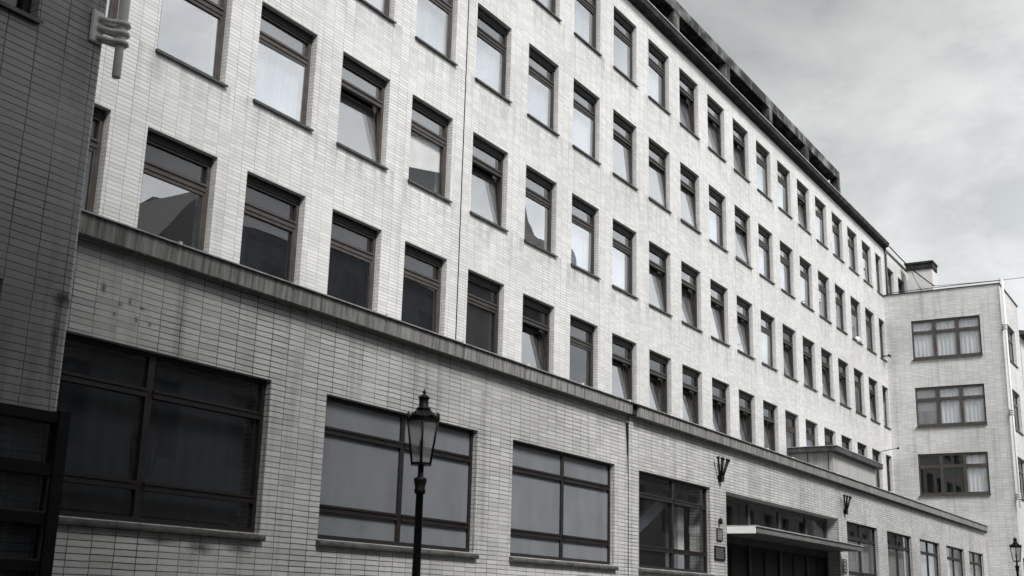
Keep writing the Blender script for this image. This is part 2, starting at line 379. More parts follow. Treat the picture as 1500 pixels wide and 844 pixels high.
# the ledge: board-marked concrete fascia under a thin flashing
m = M()
m.prism([(YG-.002, 5.203), (YG-.155, 5.185), (YG-.165, 5.40), (YG+.05, 5.43), (YG+.05, 5.32)], 'x', 6.72, 20.70)
m.prism([(YG-.002, 5.203), (YG-.155, 5.185), (YG-.165, 5.40), (YG+.05, 5.43), (YG+.05, 5.32)], 'x', 21.0, XW-.3)
ledge = m.build('ledge', CONC, office)
m = M(); m.box(20.70, 21.0, YG-.11, YG+.04, 5.21, 5.405); m.build('ledge_gap', CORN, office)
m = M(); m.prism([(YG-.20, 5.402), (YG-.20, 5.418), (YG+.4, 5.47), (YG+.4, 5.45)], 'x', 6.72, XW-.28)
fl = m.build('ledge_flashing', FLASH, office)
for k in range(26):
    m = M(); m.box(7.05+1.92*k, 7.09+1.92*k, YG-.215, YG-.17, 5.40, 5.435); m.build('flashing_clip', WHITEP, ledge)
# cornice
m = M(); m.prism([(YU-.002, 18.86), (YU-.25, 18.90), (YU-.28, 19.05), (YU+.9, 19.12), (YU+.9, 18.955), (YU+.015, 18.955)], 'x', 5.5, 57.05)
m.build('cornice', CORN, office)
m = M(); m.box(5.5, 57.05, YU-.30, YU-.262, 19.053, 19.085); m.build('cornice_flashing', FLASH, office)
m = M(); m.box(57.06, 62.05, YU-.05, YU+.3, 18.785, 18.84); m.build('parapet_cap', SILLM, office)
# attic parapet of concrete piers and a band, open between the piers
m = M(); m.box(5.5, 50.66, YU+.2, YU+.55, 20.32, 20.74)
for k in range(-6, 5):
    xc = 32.66 + 4.46*k
    if xc > 5.7: m.box(xc-.22, xc+.22, YU+.203, YU+.548, 19.1, 20.318)
m.build('attic_band', ATTIC, office, bevel=.015)
m = M(); m.box(5.5, 50.4, YU+.85, YU+4.4, 18.96, 20.6); m.box(5.5, 50.4, YU+.56, YU+.85, 20.35, 20.6); m.build('attic_wall', CORN, office)
# movement joints
m = M(); m.box(20.395, 20.425, YU-.006, YU+.02, 5.45, 18.85); m.box(20.83, 20.852, YG-.006, YG+.02, .1, 5.18)
m.prism([(20.72, 5.03), (20.845, 5.06), (20.845, 4.60), (20.80, 4.42), (20.765, 4.62)], 'y', YG-.009, YG+.01)
m.build('movement_joint', BLACKP, office)

# ------------------------------------------------------------------ upper windows
CACHE = {}
def cached(key, fn):
    if key not in CACHE: CACHE[key] = fn()
    return CACHE[key]
def link(name, me, parent, loc=(0,0,0), rx=0):
    o = bpy.data.objects.new(name, me); COL.objects.link(o); o.parent = parent; o.location = loc; o.rotation_euler.x = rx; return o
FY = .13        # depth of the frame behind the wall face
def frame_mesh(w, h, mat):
    m = M(); t = .075
    m.box(0, t, FY, FY+.09, -h, 0); m.box(w-t, w, FY, FY+.09, -h, 0); m.box(t, w-t, FY, FY+.09, -.18, -.155); m.box(t, w-t, FY, FY+.09, -h, -h+.05)
    m.box(t, w-t, FY-.012, FY+.085, -.62, -.50); m.box(t, w-t, FY-.035, FY-.012, -.535, -.495)
    return m.mesh('window_frame', mat)
def sash_mesh(w, hs, mat):      # hung from its lower edge, z from 0 to hs
    m = M(); t = .07
    m.box(.02, t, -.03, .03, 0, hs); m.box(w-t, w-.02, -.03, .03, 0, hs); m.box(t, w-t, -.03, .03, 0, t); m.box(t, w-t, -.03, .03, hs-t, hs)
    return m.mesh('sash', mat, bevel=.006)
def pane_mesh(x0, x1, z0, z1, y, mat): 
    m = M(); m.box(x0, x1, y, y+.006, z0, z1); return m.mesh('pane', mat)
def sill_mesh(w, h):
    m = M(); m.prism([(-.055, -h-.045), (-.055, -h-.005), (FY+.02, -h+.03), (FY+.02, -h-.0), (-.04, -h-.025), (-.04, -h-.045)], 'x', -.03, w+.03)
    return m.mesh('sill', SILLM)
TILT = {(0,6),(0,8),(0,9),(0,10),(0,11),(0,12),(0,13),(1,3),(1,5),(1,9),(1,10),(1,11),(1,12),(1,14),(1,15),(1,16),(1,17),(1,19),(3,10),(3,11),(3,12),(3,15)}
PIVOT = {(2,9):6,(2,10):7,(2,12):9,(2,8):3}
INNER = {(0,0):'d',(0,1):'d',(0,2):'b',(0,3):'b',(0,4):'b',(0,5):'b',(0,7):'b',(1,4):'h',(1,7):'c',(1,8):'c',(1,13):'c',(2,7):'c',(2,5):'c',(2,3):'c',(2,4):'c',(2,13):'c',(2,14):'c',(2,15):'c',(2,16):'c',(1,6):'d',(2,11):'c'}
rnd = random.Random(3)
for (r, c, x, zt) in wins:
    w = WW if c < 20 else (1.05 if c == 20 else 1.25); h = WH; org = WORLD[office.name]
    k = (w,)
    fmat = BROWN if c < 5 and r < 3 else BROWN_M
    wf = link('window', cached(('f', w, fmat.name), lambda: frame_mesh(w, h, fmat)), office, (x-org[0], YU-org[1], zt-org[2]))
    inn = INNER.get((r, c))
    if inn is None: inn = rnd.choice('dcdcb') if r < 1 else rnd.choice('ccdcc')
    tilted = (r, c) in TILT; piv = PIVOT.get((r, c), 0)
    if tilted or piv: inn = 'd'
    dk = (r, c) in {(0,0),(0,2),(0,3),(0,4),(0,5),(0,7),(1,18),(2,19),(0,14),(0,16)}; gm = GLASS_C if inn == 'h' else GLASS_D if dk else (GLASS if r == 0 else GLASS_B)
    link('fanlight', cached(('fl', w, r > 0), lambda: pane_mesh(.07, w-.07, -.505, -.17, FY+.05, GLASS if r else GLASS_D)), wf)
    link('blind_box', cached(('bb', w), lambda: M().box(.012, w-.012, FY-.02, FY+.10, -.152, -.004).mesh('blind_box', BLACKP)), wf)
    hs = h-.62-.05; t = .07
    z_h = -h+.05
    if piv:
        loc = (.05, FY+.035, z_h+hs/2); rx = -R(piv)
        me = cached(('sp', w), lambda: sash_mesh(w-.10, hs, BROWN_M)).copy(); me.transform(Matrix.Translation((0, 0, -hs/2)))
        pm = cached(('pp', w, gm.name), lambda: pane_mesh(t, w-.10-t, t-hs/2, hs/2-t, 0, gm))
    else:
        loc = (.05, FY+.035, z_h); rx = -R(rnd.uniform(6.5, 9)) if tilted else 0
        me = cached(('s', w, fmat.name), lambda: sash_mesh(w-.10, hs, fmat)); pm = cached(('p', w, gm.name), lambda: pane_mesh(t, w-.10-t, t, hs-t, 0, gm))
    link('sash', me, wf, loc, rx); po = link('pane', pm, wf, loc, rx)
    if (r, c) != (1, 6): po.rotation_euler.z = R(rnd.uniform(-.9, .9)); po.rotation_euler.x += R(rnd.uniform(-.5, .5))
    link('sill', cached(('si', w), lambda: sill_mesh(w, h)), wf)
    if inn == 'c':
        def cm():
            q = M(); n = 40
            pts = [(.1+(w-.2)*i/n, .30+.018*math.sin(i*1.35)+.01*math.sin(i*.5)) for i in range(n+1)]
            for a, b in zip(pts, pts[1:]): q.face([(a[0],a[1],-h+.08),(b[0],b[1],-h+.08),(b[0],b[1],-.55),(a[0],a[1],-.55)], True)
            return q.mesh('curtain', CURT)
        link('curtain', cached(('c', w), cm), wf)
    elif inn == 'b':
        def bmf():
            q = M(); z = -.12
            while z > -h+.1:
                q.prism([(.26, z), (.285, z-.022), (.283, z-.024), (.258, z-.002)], 'x', .1, w-.1); z -= .034
            return q.mesh('blind', rough_mat('blind_slats', (.30, .305, .315), (.40, .405, .415), (1, 1, 1), 3, .6))
        link('blind', cached(('b', w), bmf), wf)
    elif inn == 'h':
        q = cached(('h', w), lambda: M().prism([(.08, -1.52), (w-.08, -1.24), (w-.08, -.63), (.08, -.80)], 'y', .235, .245).mesh('roller_blind', HALFB)); link('roller_blind', q, wf)

# ------------------------------------------------------------------ ground floor windows
def shop_window(a, b, kind):
    o0 = WORLD[office.name]; m = M(); f0, f1 = YG+.09, YG+.17; mid = (a+b)/2; t = .06
    for (x0, x1) in ((a, a+t), (b-t, b), (mid-.045, mid+.045)): m.box(x0, x1, f0, f1, GZ0, GZ1)
    for (z0, z1, pr) in ((GZ0, GZ0+.06, 0), (GZ1-.05, GZ1, 0), (2.68, 2.77, .015), (3.69, 3.78, .015)):
        for (x0, x1) in ((a+t, mid-.045), (mid+.045, b-t)): m.box(x0, x1, f0-pr, f1-.002, z0, z1)
    for z in (2.772, 3.782):
        for (x0, x1) in ((a+t, mid-.045), (mid+.045, b-t)): m.box(x0, x1, f0-.03, f0-.016, z-.03, z)
    fr = m.build('shop_window', BROWN_D, office)
    mats = {'g': GLASS_G, 'd': GLASS_D, 'o': GLASS_D, 'c': GLASS_V}
    for i, (x0, x1) in enumerate(((a+t-.01, mid-.035), (mid+.035, b-t+.01))):
        for j, (z0, z1) in enumerate(((GZ0+.05, 2.69), (2.76, 3.70), (3.77, GZ1-.04))):
            mt = GLASS_C if kind == 'o' and i == 1 and j == 1 else (GLASS_D if kind == 'c' and j == 2 else mats[kind])
            q = M(); q.box(x0, x1, f0+.03, f0+.037, z0, z1); q.build('pane', mt, fr)
    s = M(); zt = GZ0-.002
    s.prism([(YG+.088, zt), (YG+.088, zt-.02), (YG-.002, zt-.02), (YG-.002, zt-.09), (YG-.05, zt-.09), (YG-.07, zt-.078), (YG-.075, zt-.055), (YG-.07, zt-.032), (YG-.05, zt-.02)], 'x', a-.03, b+.03)
    s.build('sill', STONE, fr)
    if kind in 'dc':
        q = M(); n = 60
        zb, ztp = (GZ0+.1, 3.68) if kind == 'c' else (GZ0+.1, GZ1-.1)
        pts = [(a+.1+(b-a-.2)*i/n, f1+.12+(.02 if kind == 'c' else .003)*math.sin(i*1.2)) for i in range(n+1)]
        for p, w in zip(pts, pts[1:]): q.face([(p[0],p[1],zb),(w[0],w[1],zb),(w[0],w[1],ztp),(p[0],p[1],ztp)], True)
        q.build('curtain', fold_mat('dim_curtain', (.15,.15,.155), (.17,.17,.175), 'X', 1.5) if kind == 'd' else CURT, fr)
    return fr
for (a, b), k in zip(GX, 'dggodcccc'.replace('d', 'd', 1)): shop_window(a, b, k if a < 35 else 'c')
# the stair seen through the fourth window
st = thing('indoor_stair', 'underside of a sloping stair seen through the dark window left of the entrance', 'stair', (23.4, 12.0, .2))
m = M(); m.prism([(22.2, 2.75), (22.2, 3.05), (25.0, 4.45), (25.0, 4.1)], 'y', 10.9, 12.2); m.build('flight', rough_mat('stair_render', (.62,.62,.61), (.75,.75,.74), (1,1,1), 2, .8), st)
m = M(); m.prism([(22.2, 3.07), (22.2, 3.42), (25.0, 4.69), (25.0, 4.47)], 'y', 11.0, 11.05); m.build('string', BROWN, st)
m = M(); m.box(24.62, 24.95, 10.8, 11.1, .2, 3.75); m.build('newel_pier', WHITEP, st)

# ------------------------------------------------------------------ entrance
yd = YG+.40
m = M()
for x in (DX0, 28.2, 30.42, 32.6, DX1-.1): m.box(x, x+.1, yd-.06, yd+.02, .12, GZ1)
m.box(DX0+.1, DX1-.1, yd-.05, yd+.02, 3.1, 3.3); m.box(DX0+.1, DX1-.1, yd-.05, yd+.02, 4.08, GZ1)
ent = m.build('entrance', rough_mat('grey_door_paint', (.05,.05,.05), (.08,.08,.08), (1,1,1), 3, .6), office)
for x0, x1 in ((DX0+.1, 28.2), (28.3, 30.42), (30.52, 32.6), (32.7, DX1-.1)):
    m = M(); m.box(x0, x1, yd-.02, yd-.012, 3.3, 4.08); m.build('pane', GLASS_D, ent)
    for h in (0, 1):
        a = x0 + (x1-x0)*h/2
        m = M(); e = a+(x1-x0)/2
        m.box(a+.01, a+.07, yd-.04, yd, .14, 3.09); m.box(e-.07, e-.01, yd-.04, yd, .14, 3.09); m.box(a+.07, e-.07, yd-.04, yd, .14, .4); m.box(a+.07, e-.07, yd-.04, yd, 3.0, 3.09)
        m.box(a+.07, e-.07, yd-.025, yd-.018, .4, 3.0)
        m.build('door_leaf', BLACKP, ent)
        m = M(); hx = e-.12 if h == 0 else a+.12; m.tube([(hx, yd-.09, 1.0), (hx, yd-.09, 1.5)], .015); m.build('handle', SILLM, ent)
# canopy
m = M(); m.box(DX0+.03, DX1+.02, YG-.66, yd-.07, 3.27, 3.40); can = m.build('canopy', CANOPYM, office, bevel=.006)
m = M(); m.box(DX0+.01, DX1+.04, YG-.69, YG-.0, 3.402, 3.43); m.build('canopy_flashing', FLASH, can)
m = M(); m.box(DX0-.004, DX0+.028, YG-.675, YG-.01, 3.25, 3.40); m.build('canopy_end_board', rough_mat('fresh_white_paint', (.80, .80, .79), (.86, .86, .85), (1, 1, 1), 5, .6), can)

# ------------------------------------------------------------------ end wing on the right
wing = thing('wing_building', 'pale tiled wing with three wide triple windows closing the far end of the long facade', 'building', (58.7, YW, 0))
WO = [(9.72, 12.80, 13.10, 14.96), (9.75, 12.81, 9.95, 11.78), (9.82, 12.86, 6.83, 8.70)]
m = M(); wall(m, 'x', XW, YW+.36, YU, 0, 16.33, WO, .36)
SO = [(57.38, 60.0, 13.05, 14.78), (57.38, 60.0, 9.85, 11.72), (57.38, 60.0, 6.75, 8.62), (57.1, 60.0, .3, 4.1)]
wall(m, 'y', YW, XW, 61.2, 0, 16.33, SO, .36)
m.build('wall', T_WG, wing)
m = M(); m.box(XW+.37, 61.2, YW+.37, YU-.01, 15.9, 16.1); m.build('roof', ROOFB, wing)
m = M(); m.box(61.205, 61.4, YW+.01, YU, 0, 16.33); m.build('far_wall', PLAST, wing)
m = M(); m.box(XW-.045, XW+.38, YW-.05, YU-.003, 16.332, 16.37); m.box(XW+.38, 61.42, YW-.05, YW+.38, 16.332, 16.37); m.build('parapet_cap', SILLM, wing)
m = M()
for z in (5.5, 9.0, 12.3, 15.5): m.box(XW+.37, 61.2, YW+.37, YU-.01, z-.2, z)
m.box(59.2, 59.4, YW+.37, YU-.01, .1, 15.3); m.build('rooms', DARKIN, wing)
kinds = [('c','c','g'), ('h','c','g'), ('d','d','g')]
for (y0, y1, z0, z1), kk in zip(WO, kinds):
    m = M(); xa, xb = XW+.04, XW+.13; t = .09; n = 3; wd = (y1-y0)/3; zt = z1-.58
    for i in range(4):
        yy = y0+wd*i; hw = .07; m.box(xa, xb, max(y0, yy-hw), min(y1, yy+hw), z0, z1)
    for i in range(3):
        a, b = y0+wd*i+.07, y0+wd*(i+1)-.07
        if i == 0: a = y0+.07
        m.box(xa, xb-.002, a, b, z0, z0+.12); m.box(xa, xb-.002, a, b, z1-.10, z1); m.box(xa-.01, xb-.004, a, b, zt-.07, zt+.07)
    fr = m.build('triple_window', BROWN, wing)
    for i in range(3):
        # leftmost pane in the picture is at high y
        a, b = y0+wd*(2-i)+.06, y0+wd*(3-i)-.06
        for z_0, z_1 in ((z0+.11, zt-.06), (zt+.06, z1-.09)):
            q = M(); q.box(xa+.04, xa+.046, a, b, z_0, z_1); q.build('pane', GLASS_D if kk[i] == 'd' else GLASS_W, fr)
        if kk[i] in 'cg':
            q = M(); nn = 24; pts = [(xb+.05+.02*math.sin(j*1.3+i), a+(b-a)*j/nn) for j in range(nn+1)]
            for p, w in zip(pts, pts[1:]): q.face([(p[0],p[1],z0+.1),(w[0],w[1],z0+.1),(w[0],w[1],z1-.08),(p[0],p[1],z1-.08)], True)
            q.build('curtain', CURT, fr)
        elif kk[i] == 'h':
            q = M(); q.box(xb+.03, xb+.04, a, b, zt-.5, z1-.08); q.build('roller_blind', BLIND, fr)
    s = M(); s.prism([(XW-.07, z0-.05), (XW-.07, z0-.01), (xa, z0+.005), (xa, z0-.02), (XW-.055, z0-.03), (XW-.055, z0-.05)], 'y', y0-.03, y1+.03); s.build('sill', SILLM, fr)
for (x0, x1, z0, z1) in SO:
    m = M(); ya, yb = YW+.13, YW+.21; zt = z1-.55; wd = (x1-x0)/3
    for i in range(4): m.box(max(x0, x0+wd*i-.06), min(x1, x0+wd*i+.06), ya, yb, z0, z1)
    for i in range(3):
        a, b = x0+wd*i+.06, x0+wd*(i+1)-.06
        m.box(a, b, ya, yb-.002, z0, z0+.1); m.box(a, b, ya, yb-.002, z1-.1, z1); m.box(a, b, ya-.01, yb-.004, zt-.06, zt+.06)
    fr = m.build('side_window', BROWN, wing)
    for i in range(3):
        a, b = x0+wd*i+.05, x0+wd*(i+1)-.05
        for z_0, z_1 in ((z0+.09, zt-.05), (zt+.05, z1-.09)):
            q = M(); q.box(a, b, ya+.03, ya+.036, z_0, z_1); q.build('pane', GLASS, fr)
    s = M(); s.prism([(YW-.06, z0-.05), (YW-.06, z0-.01), (ya, z0+.005), (ya, z0-.02), (YW-.045, z0-.03), (YW-.045, z0-.05)], 'x', x0-.03, x1+.03); s.build('sill', SILLM, fr)

# ------------------------------------------------------------------ near block on the left
block = thing('corner_block', 'dark grimy tiled corner block at the near left end of the long facade', 'building', (0, YC, 0))
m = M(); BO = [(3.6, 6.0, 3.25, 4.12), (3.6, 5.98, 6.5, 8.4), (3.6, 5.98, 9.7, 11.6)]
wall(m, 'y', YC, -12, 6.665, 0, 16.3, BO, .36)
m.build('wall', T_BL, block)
m = M()
m.prism([(6.666, YC), (6.69, YC+.008), (6.705, YC+.035), (6.706, YC+.36), (6.666, YC+.36)], 'z', 3.0, 16.3)
m.build('corner_trim', tile_mat('glazed_tile_corner', (.58, .575, .565), (.022, .02, .02), .0055, .1, .25, .95, stains=((6.68, 4.06, .12, .1),)), block)
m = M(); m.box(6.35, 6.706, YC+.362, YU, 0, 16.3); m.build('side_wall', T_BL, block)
m = M(); m.box(-12, 6.34, YC+.37, YU+6, 16.0, 16.2); m.box(-12, 6.3, YC+3, YC+3.2, .1, 15.9); m.build('roof', ROOFB, block)
for (x0, x1, z0, z1) in BO:
    m = M(); ya, yb = YC+.12, YC+.2
    for x in (x0, (x0+x1)/2-.04, x1-.08): m.box(x, x+.08, ya, yb, z0, z1)
    for a, b in ((x0+.08, (x0+x1)/2-.04), ((x0+x1)/2+.04, x1-.08)):
        m.box(a, b, ya, yb-.002, z0, z0+.08); m.box(a, b, ya, yb-.002, z1-.08, z1)
    fr = m.build('window', BROWN_D, block)
    m = M(); m.box(x0+.06, x1-.06, ya+.05, ya+.056, z0+.06, z1-.06); m.build('pane', GLASS_D, fr)
    m = M(); m.prism([(YC-.05, z0-.05), (YC-.05, z0-.01), (ya, z0), (ya, z0-.02), (YC-.04, z0-.03)], 'x', x0-.03, x1+.03); m.build('sill', SILLM, fr)

# shop front box on the near block
sf = thing('display_case', 'black framed glazed display case fixed to the near corner block', 'display case', (4.5, YC-.1, 0.2))
ya, yb = YC-.13, YC-.012
m = M()
for x0, x1 in ((6.62, 6.745), (4.9, 5.0), (3.2, 3.3)): m.box(x0, x1, ya, yb, .15, 3.09)
for z0, z1 in ((2.98, 3.075), (2.53, 2.64), (2.13, 2.23), (1.75, 1.84), (.2, .9)):
    for x0, x1 in ((3.3, 4.9), (5.0, 6.62)): m.box(x0, x1, ya+.01, yb-.002, z0, z1)
m.build('case_frame', BLACKP, sf, bevel=.006)
for z0, z1 in ((2.64, 2.98), (2.23, 2.53), (1.84, 2.13), (.9, 1.75)):
    for x0, x1 in ((3.3, 4.9), (5.0, 6.62)):
        m = M(); m.box(x0-.005, x1+.005, ya+.05, ya+.056, z0-.005, z1+.005); m.build('pane', GLASS_D, sf)
        if z0 < 2.6 :
            m = M(); m.box(x0, x1, ya+.02, ya+.045, z0, z0+.012); m.box(x1-.014, x1, ya+.02, ya+.045, z0+.012, z1); m.build('bead', SILLM, sf)

# ------------------------------------------------------------------ poles on the two corners
def corner_pole(x, y, z0, z1, plate, label, brackets):
    t = thing('corner_pole', label, 'pole', (x, y, z0), 'poles on the two street corners')
    m = M(); m.lathe((x, y, z0), [(.036, 0), (.042, .01), (.042, .33), (.05, .36), (.05, z1-z0)], 14); m.build('tube', POLEM, t)
    px, py = plate; d = Vector((x-px, y-py, 0)); ln = d.length; d.normalize(); n = Vector((-d.y, d.x, 0)); c = Vector((x, y, 0))
    for z in brackets:
        m = M(); m.box(px-.075, px+.055, py-.035, py-.001, z-.16, z+.16); m.build('wall_plate', POLEM, t, bevel=.012)
        for k in (-1, 0, 1):
            m = M(); zz = Vector((0, 0, z + k*.095 - .01)); w = .062
            m.tube([Vector((px, py-.02, 0))+n*.03+zz, c-d*.10+n*.035+zz, c-d*.055+n*w*.8+zz, c+n*w+zz, c+d*.045+n*.045+zz, c+d*w+zz, c+d*.045-n*.045+zz, c-n*w+zz, c-d*.055-n*w*.8+zz, c-d*.10-n*.035+zz, Vector((px, py-.02, 0))-n*.03+zz], .024, 8)
            m.build('clamp', POLEM, t)
corner_pole(6.80, 8.62, 6.25, 15.8, (6.60, YC), 'grey vertical pole held by a three band bracket on the near corner block', (6.70, 11.5, 15))
corner_pole(XW-.07, YW-.17, 6.2, 16.5, (XW+.09, YW), 'thin grey vertical pole clamped to the outer corner of the far wing', (6.7, 10.4, 14.3))

# ------------------------------------------------------------------ terrace hut, chimney, roof wires
hut = thing('terrace_hut', 'low sheet clad hut with a dark flat roof on the terrace above the ground floor', 'hut', (44.5, 13.2, 5.31))
m = M(); m.box(41.78, 47.3, 12.4, YU-.004, 5.312, 7.05); m.build('walls', HUTM, hut)
m = M(); m.box(41.6, 47.7, 12.2, YU-.006, 7.052, 7.24); m.build('roof', HUTR, hut, bevel=.01)
m = M(); m.box(41.58, 47.72, 12.18, YU-.008, 7.242, 7.262); m.build('roof_edge', FLASH, hut)
m = M(); m.box(41.765, 41.779, 12.55, 12.58, 5.4, 7.04); m.box(41.765, 41.779, 13.3, 13.33, 5.4, 7.04); m.box(41.768, 41.778, 12.62, 13.26, 6.1, 6.13); m.build('seam', SILLM, hut)
ch = thing('chimney', 'broad white rendered chimney with a dark cap on the far wing roof', 'chimney', (60.6, 13.0, 16.1))
m = M(); m.box(60.2, 61.15, 12.45, 13.68, 16.1, 18.45); m.build('stack', PLAST, ch)
m = M(); m.box(60.14, 61.2, 12.40, 13.73, 18.452, 18.75); m.box(60.1, 61.24, 12.36, 13.78, 18.752, 18.86); m.build('cap', CORN, ch, bevel=.01)
tag(M().tube([(57.05, YU-.06, 18.95), (57.05, YU-.07, 18.5), (57.05, YU-.07, 16.42), (57.0, YU-.12, 16.35)], .05, 10).build('rain_pipe', SILLM), 'dark rain pipe running from the long roof edge down to the wing roof', 'pipe')
def sag(a, b, s, n=14): return [tuple(a[i]+(b[i]-a[i])*k/n - (s*4*(k/n)*(1-k/n) if i == 2 else 0) for i in range(3)) for k in range(n+1)]
tag(M().tube(sag((XW-.02, YU-.15, 16.42), (XW, YC, 16.48), -.02), .016, 6).build('lightning_rail', IRON), 'thin rail wire running along the top edge of the far wing', 'wire')
tag(M().tube(sag((57.2, YU-.25, 18.95), (60.0, 12.8, 17.9), .1) + sag((60.0, 12.8, 17.9), (60.1, 12.35, 17.5), .02)[1:], .03, 6).build('roof_cable', IRON), 'thick dark cable slung from the roof edge across the white chimney', 'cable')
tag(M().tube(sag((60.05, 13.4, 18.3), (58.3, 12.0, 16.3), .35), .014, 6).build('roof_cable', IRON), 'thin drooping cable curving from the chimney down to the wing parapet', 'cable')
tag(M().tube(sag((60.05, 12.5, 17.5), (60.6, 3.5, 17.75), .12, 20), .012, 6).build('roof_cable', IRON), 'fine taut wire running level from the chimney out over the street', 'cable')
tag(M().tube([(XW+.1, YC+.05, 16.29), (XW+.1, YC+.05, 16.62)], .014, 6).build('roof_spike', IRON), 'short thin spike standing on the outer corner of the wing roof', 'spike')

# small things on the facade
def blob(name, c, rr, mat, label, cat):
    bm = bmesh.new(); bmesh.ops.create_icosphere(bm, subdivisions=3, radius=1)
    for v in bm.verts:
        k = 1+.18*math.sin(5*v.co.x+3*v.co.z)+.12*math.sin(7*v.co.y+4*v.co.x)
        v.co = Vector((v.co.x*rr[0]*k, v.co.y*rr[1]*k, v.co.z*rr[2]*k))
    me = bpy.data.meshes.new(name); bm.to_mesh(me); bm.free(); me.materials.append(mat)
    for p in me.polygons: p.use_smooth = True
    o = bpy.data.objects.new(name, me); COL.objects.link(o); o.location = c; return tag(o, label, cat)
blob('cloth', (51.55, YU-.02, 13.18), (.34, .10, .12), WHITEP, 'crumpled white cloth lying on an upper window sill near the far wing', 'cloth')
t = thing('desk_fan', 'small white fan standing inside the half blinded window on the second row', 'fan', (18.37, YU+.25, 9.99))
m = M(); m.lathe((18.38, YU+.24, 9.97), [(.07, 0), (.06, .02), (.015, .03), (.015, .12)], 12); m.build('stand', WHITEP, t)
m = M(); m.box(18.32, 18.47, YU+.2, YU+.23, 10.06, 10.22); m.build('head', WHITEP, t, bevel=.01)
t = thing('wall_bracket', 'small dark bracket sticking out below the last third row window', 'bracket', (55.9, YU-.1, 13.15))
m = M(); m.tube([(55.55, YU-.01, 13.2), (55.75, YU-.28, 13.24)], .03, 6); m.build('arm', IRON, t); m = M(); m.box(55.6, 55.95, YU-.34, YU-.26, 13.2, 13.28); m.build('head', IRON, t)
t = thing('wall_lamp_arm', 'thin bent arm with a small head by the lowest window row at the wing corner', 'lamp arm', (55.0, YU-.1, 8.85))
m = M(); m.tube([(54.6, YU-.01, 8.66), (55.0, YU-.35, 8.78), (55.2, YU-.6, 8.84)], .018, 6); m.build('arm', IRON, t); m = M(); m.lathe((55.2, YU-.6, 8.8), [(.05, 0), (.05, .06), (.02, .11)], 8); m.build('head', IRON, t)
tag(M().tube([(XW-.7, 13.0, 5.45), (XW-.9, 12.2, 5.52), (XW-1.0, 11.6, 5.5)], .04, 6).build('roof_debris', IRON), 'short dark piece of pipe lying on the terrace edge by the wing', 'pipe')

# flag holders, plaques
def flag_holder(x, label):
    t = thing('flag_holder', label, 'flag holder', (x, YG-.05, 4.48), 'fan shaped flag holders beside the entrance')
    m = M(); m.prism([(x-.10, 4.50), (x+.10, 4.50), (x+.06, 4.36), (x-.06, 4.36)], 'y', YG-.10, YG-.002); m.build('wall_socket', IRON, t, bevel=.01)
    for k in range(5):
        a = (k-2)/2; m = M()
        m.tube([(x+.07*a, YG-.05, 4.42), (x+.31*a, YG-.11-.03*(k % 2), 4.86)], [.018, .024], 8)
        m.tube([(x+.305*a, YG-.109-.03*(k % 2), 4.85), (x+.322*a, YG-.113-.03*(k % 2), 4.885)], .038, 8)
        m.build('flag_tube', IRON, t)
flag_holder(25.48, 'dark fan shaped flag holder on the pier left of the entrance')
flag_holder(35.12, 'dark fan shaped flag holder on the pier right of the entrance')
def plaque(x0, x1, z0, z1, mat, fmat, label, rows, txt):
    t = thing('plaque', label, 'plaque', ((x0+x1)/2, YG-.01, z0))
    m = M(); m.box(x0, x1, YG-.022, YG-.002, z0, z1); m.build('board', mat, t, bevel=.004)
    m = M(); b = .02; m.box(x0-b, x0, YG-.03, YG-.002, z0-b, z1+b); m.box(x1, x1+b, YG-.03, YG-.002, z0-b, z1+b); m.box(x0, x1, YG-.03, YG-.002, z1, z1+b); m.box(x0, x1, YG-.03, YG-.002, z0-b, z0); m.build('frame', fmat, t)
    m = M(); rn = random.Random(int(x0*10+z0*100)); h = (z1-z0)/(rows*2+1)
    for k in range(rows):
        xx = x0+.05
        while xx < x1-.08:
            ww = rn.uniform(.03, .11); e = min(xx+ww, x1-.05)
            m.box(xx, e, YG-.025, YG-.0225, z1-h*(2*k+1.8), z1-h*(2*k+1.1)); xx = e+.025
    m.build('lettering', txt, t)
GREY = rough_mat('grey_sign', (.16,.16,.155), (.24,.24,.235), (1,1,1), 5, .6); DARKS = rough_mat('dark_sign', (.012,.014,.013), (.02,.022,.021), (1,1,1), 5, .4)
plaque(25.27, 25.54, 3.08, 3.31, GREY, BROWN_D, 'small framed pale notice above the dark plaque on the entrance pier', 4, BROWN_D)
plaque(25.13, 25.68, 2.66, 2.92, DARKS, BLACKP, 'dark square plaque with faint lines left of the entrance', 5, GREY)
plaque(34.75, 35.05, 2.72, 3.06, GREY, SILLM, 'small pale framed sign on the pier under the right end of the canopy', 3, BROWN_D)
plaque(34.75, 35.05, 2.25, 2.58, GREY, SILLM, 'lower pale framed sign on the pier right of the entrance doors', 3, BROWN_D)
tag(M().lathe((25.4, YG-.05, 3.42), [(.03, 0), (.045, .02), (.045, .1), (.02, .14)], 10).build('bell_box', IRON), 'tiny dark bell above the framed notice on the entrance pier', 'bell')

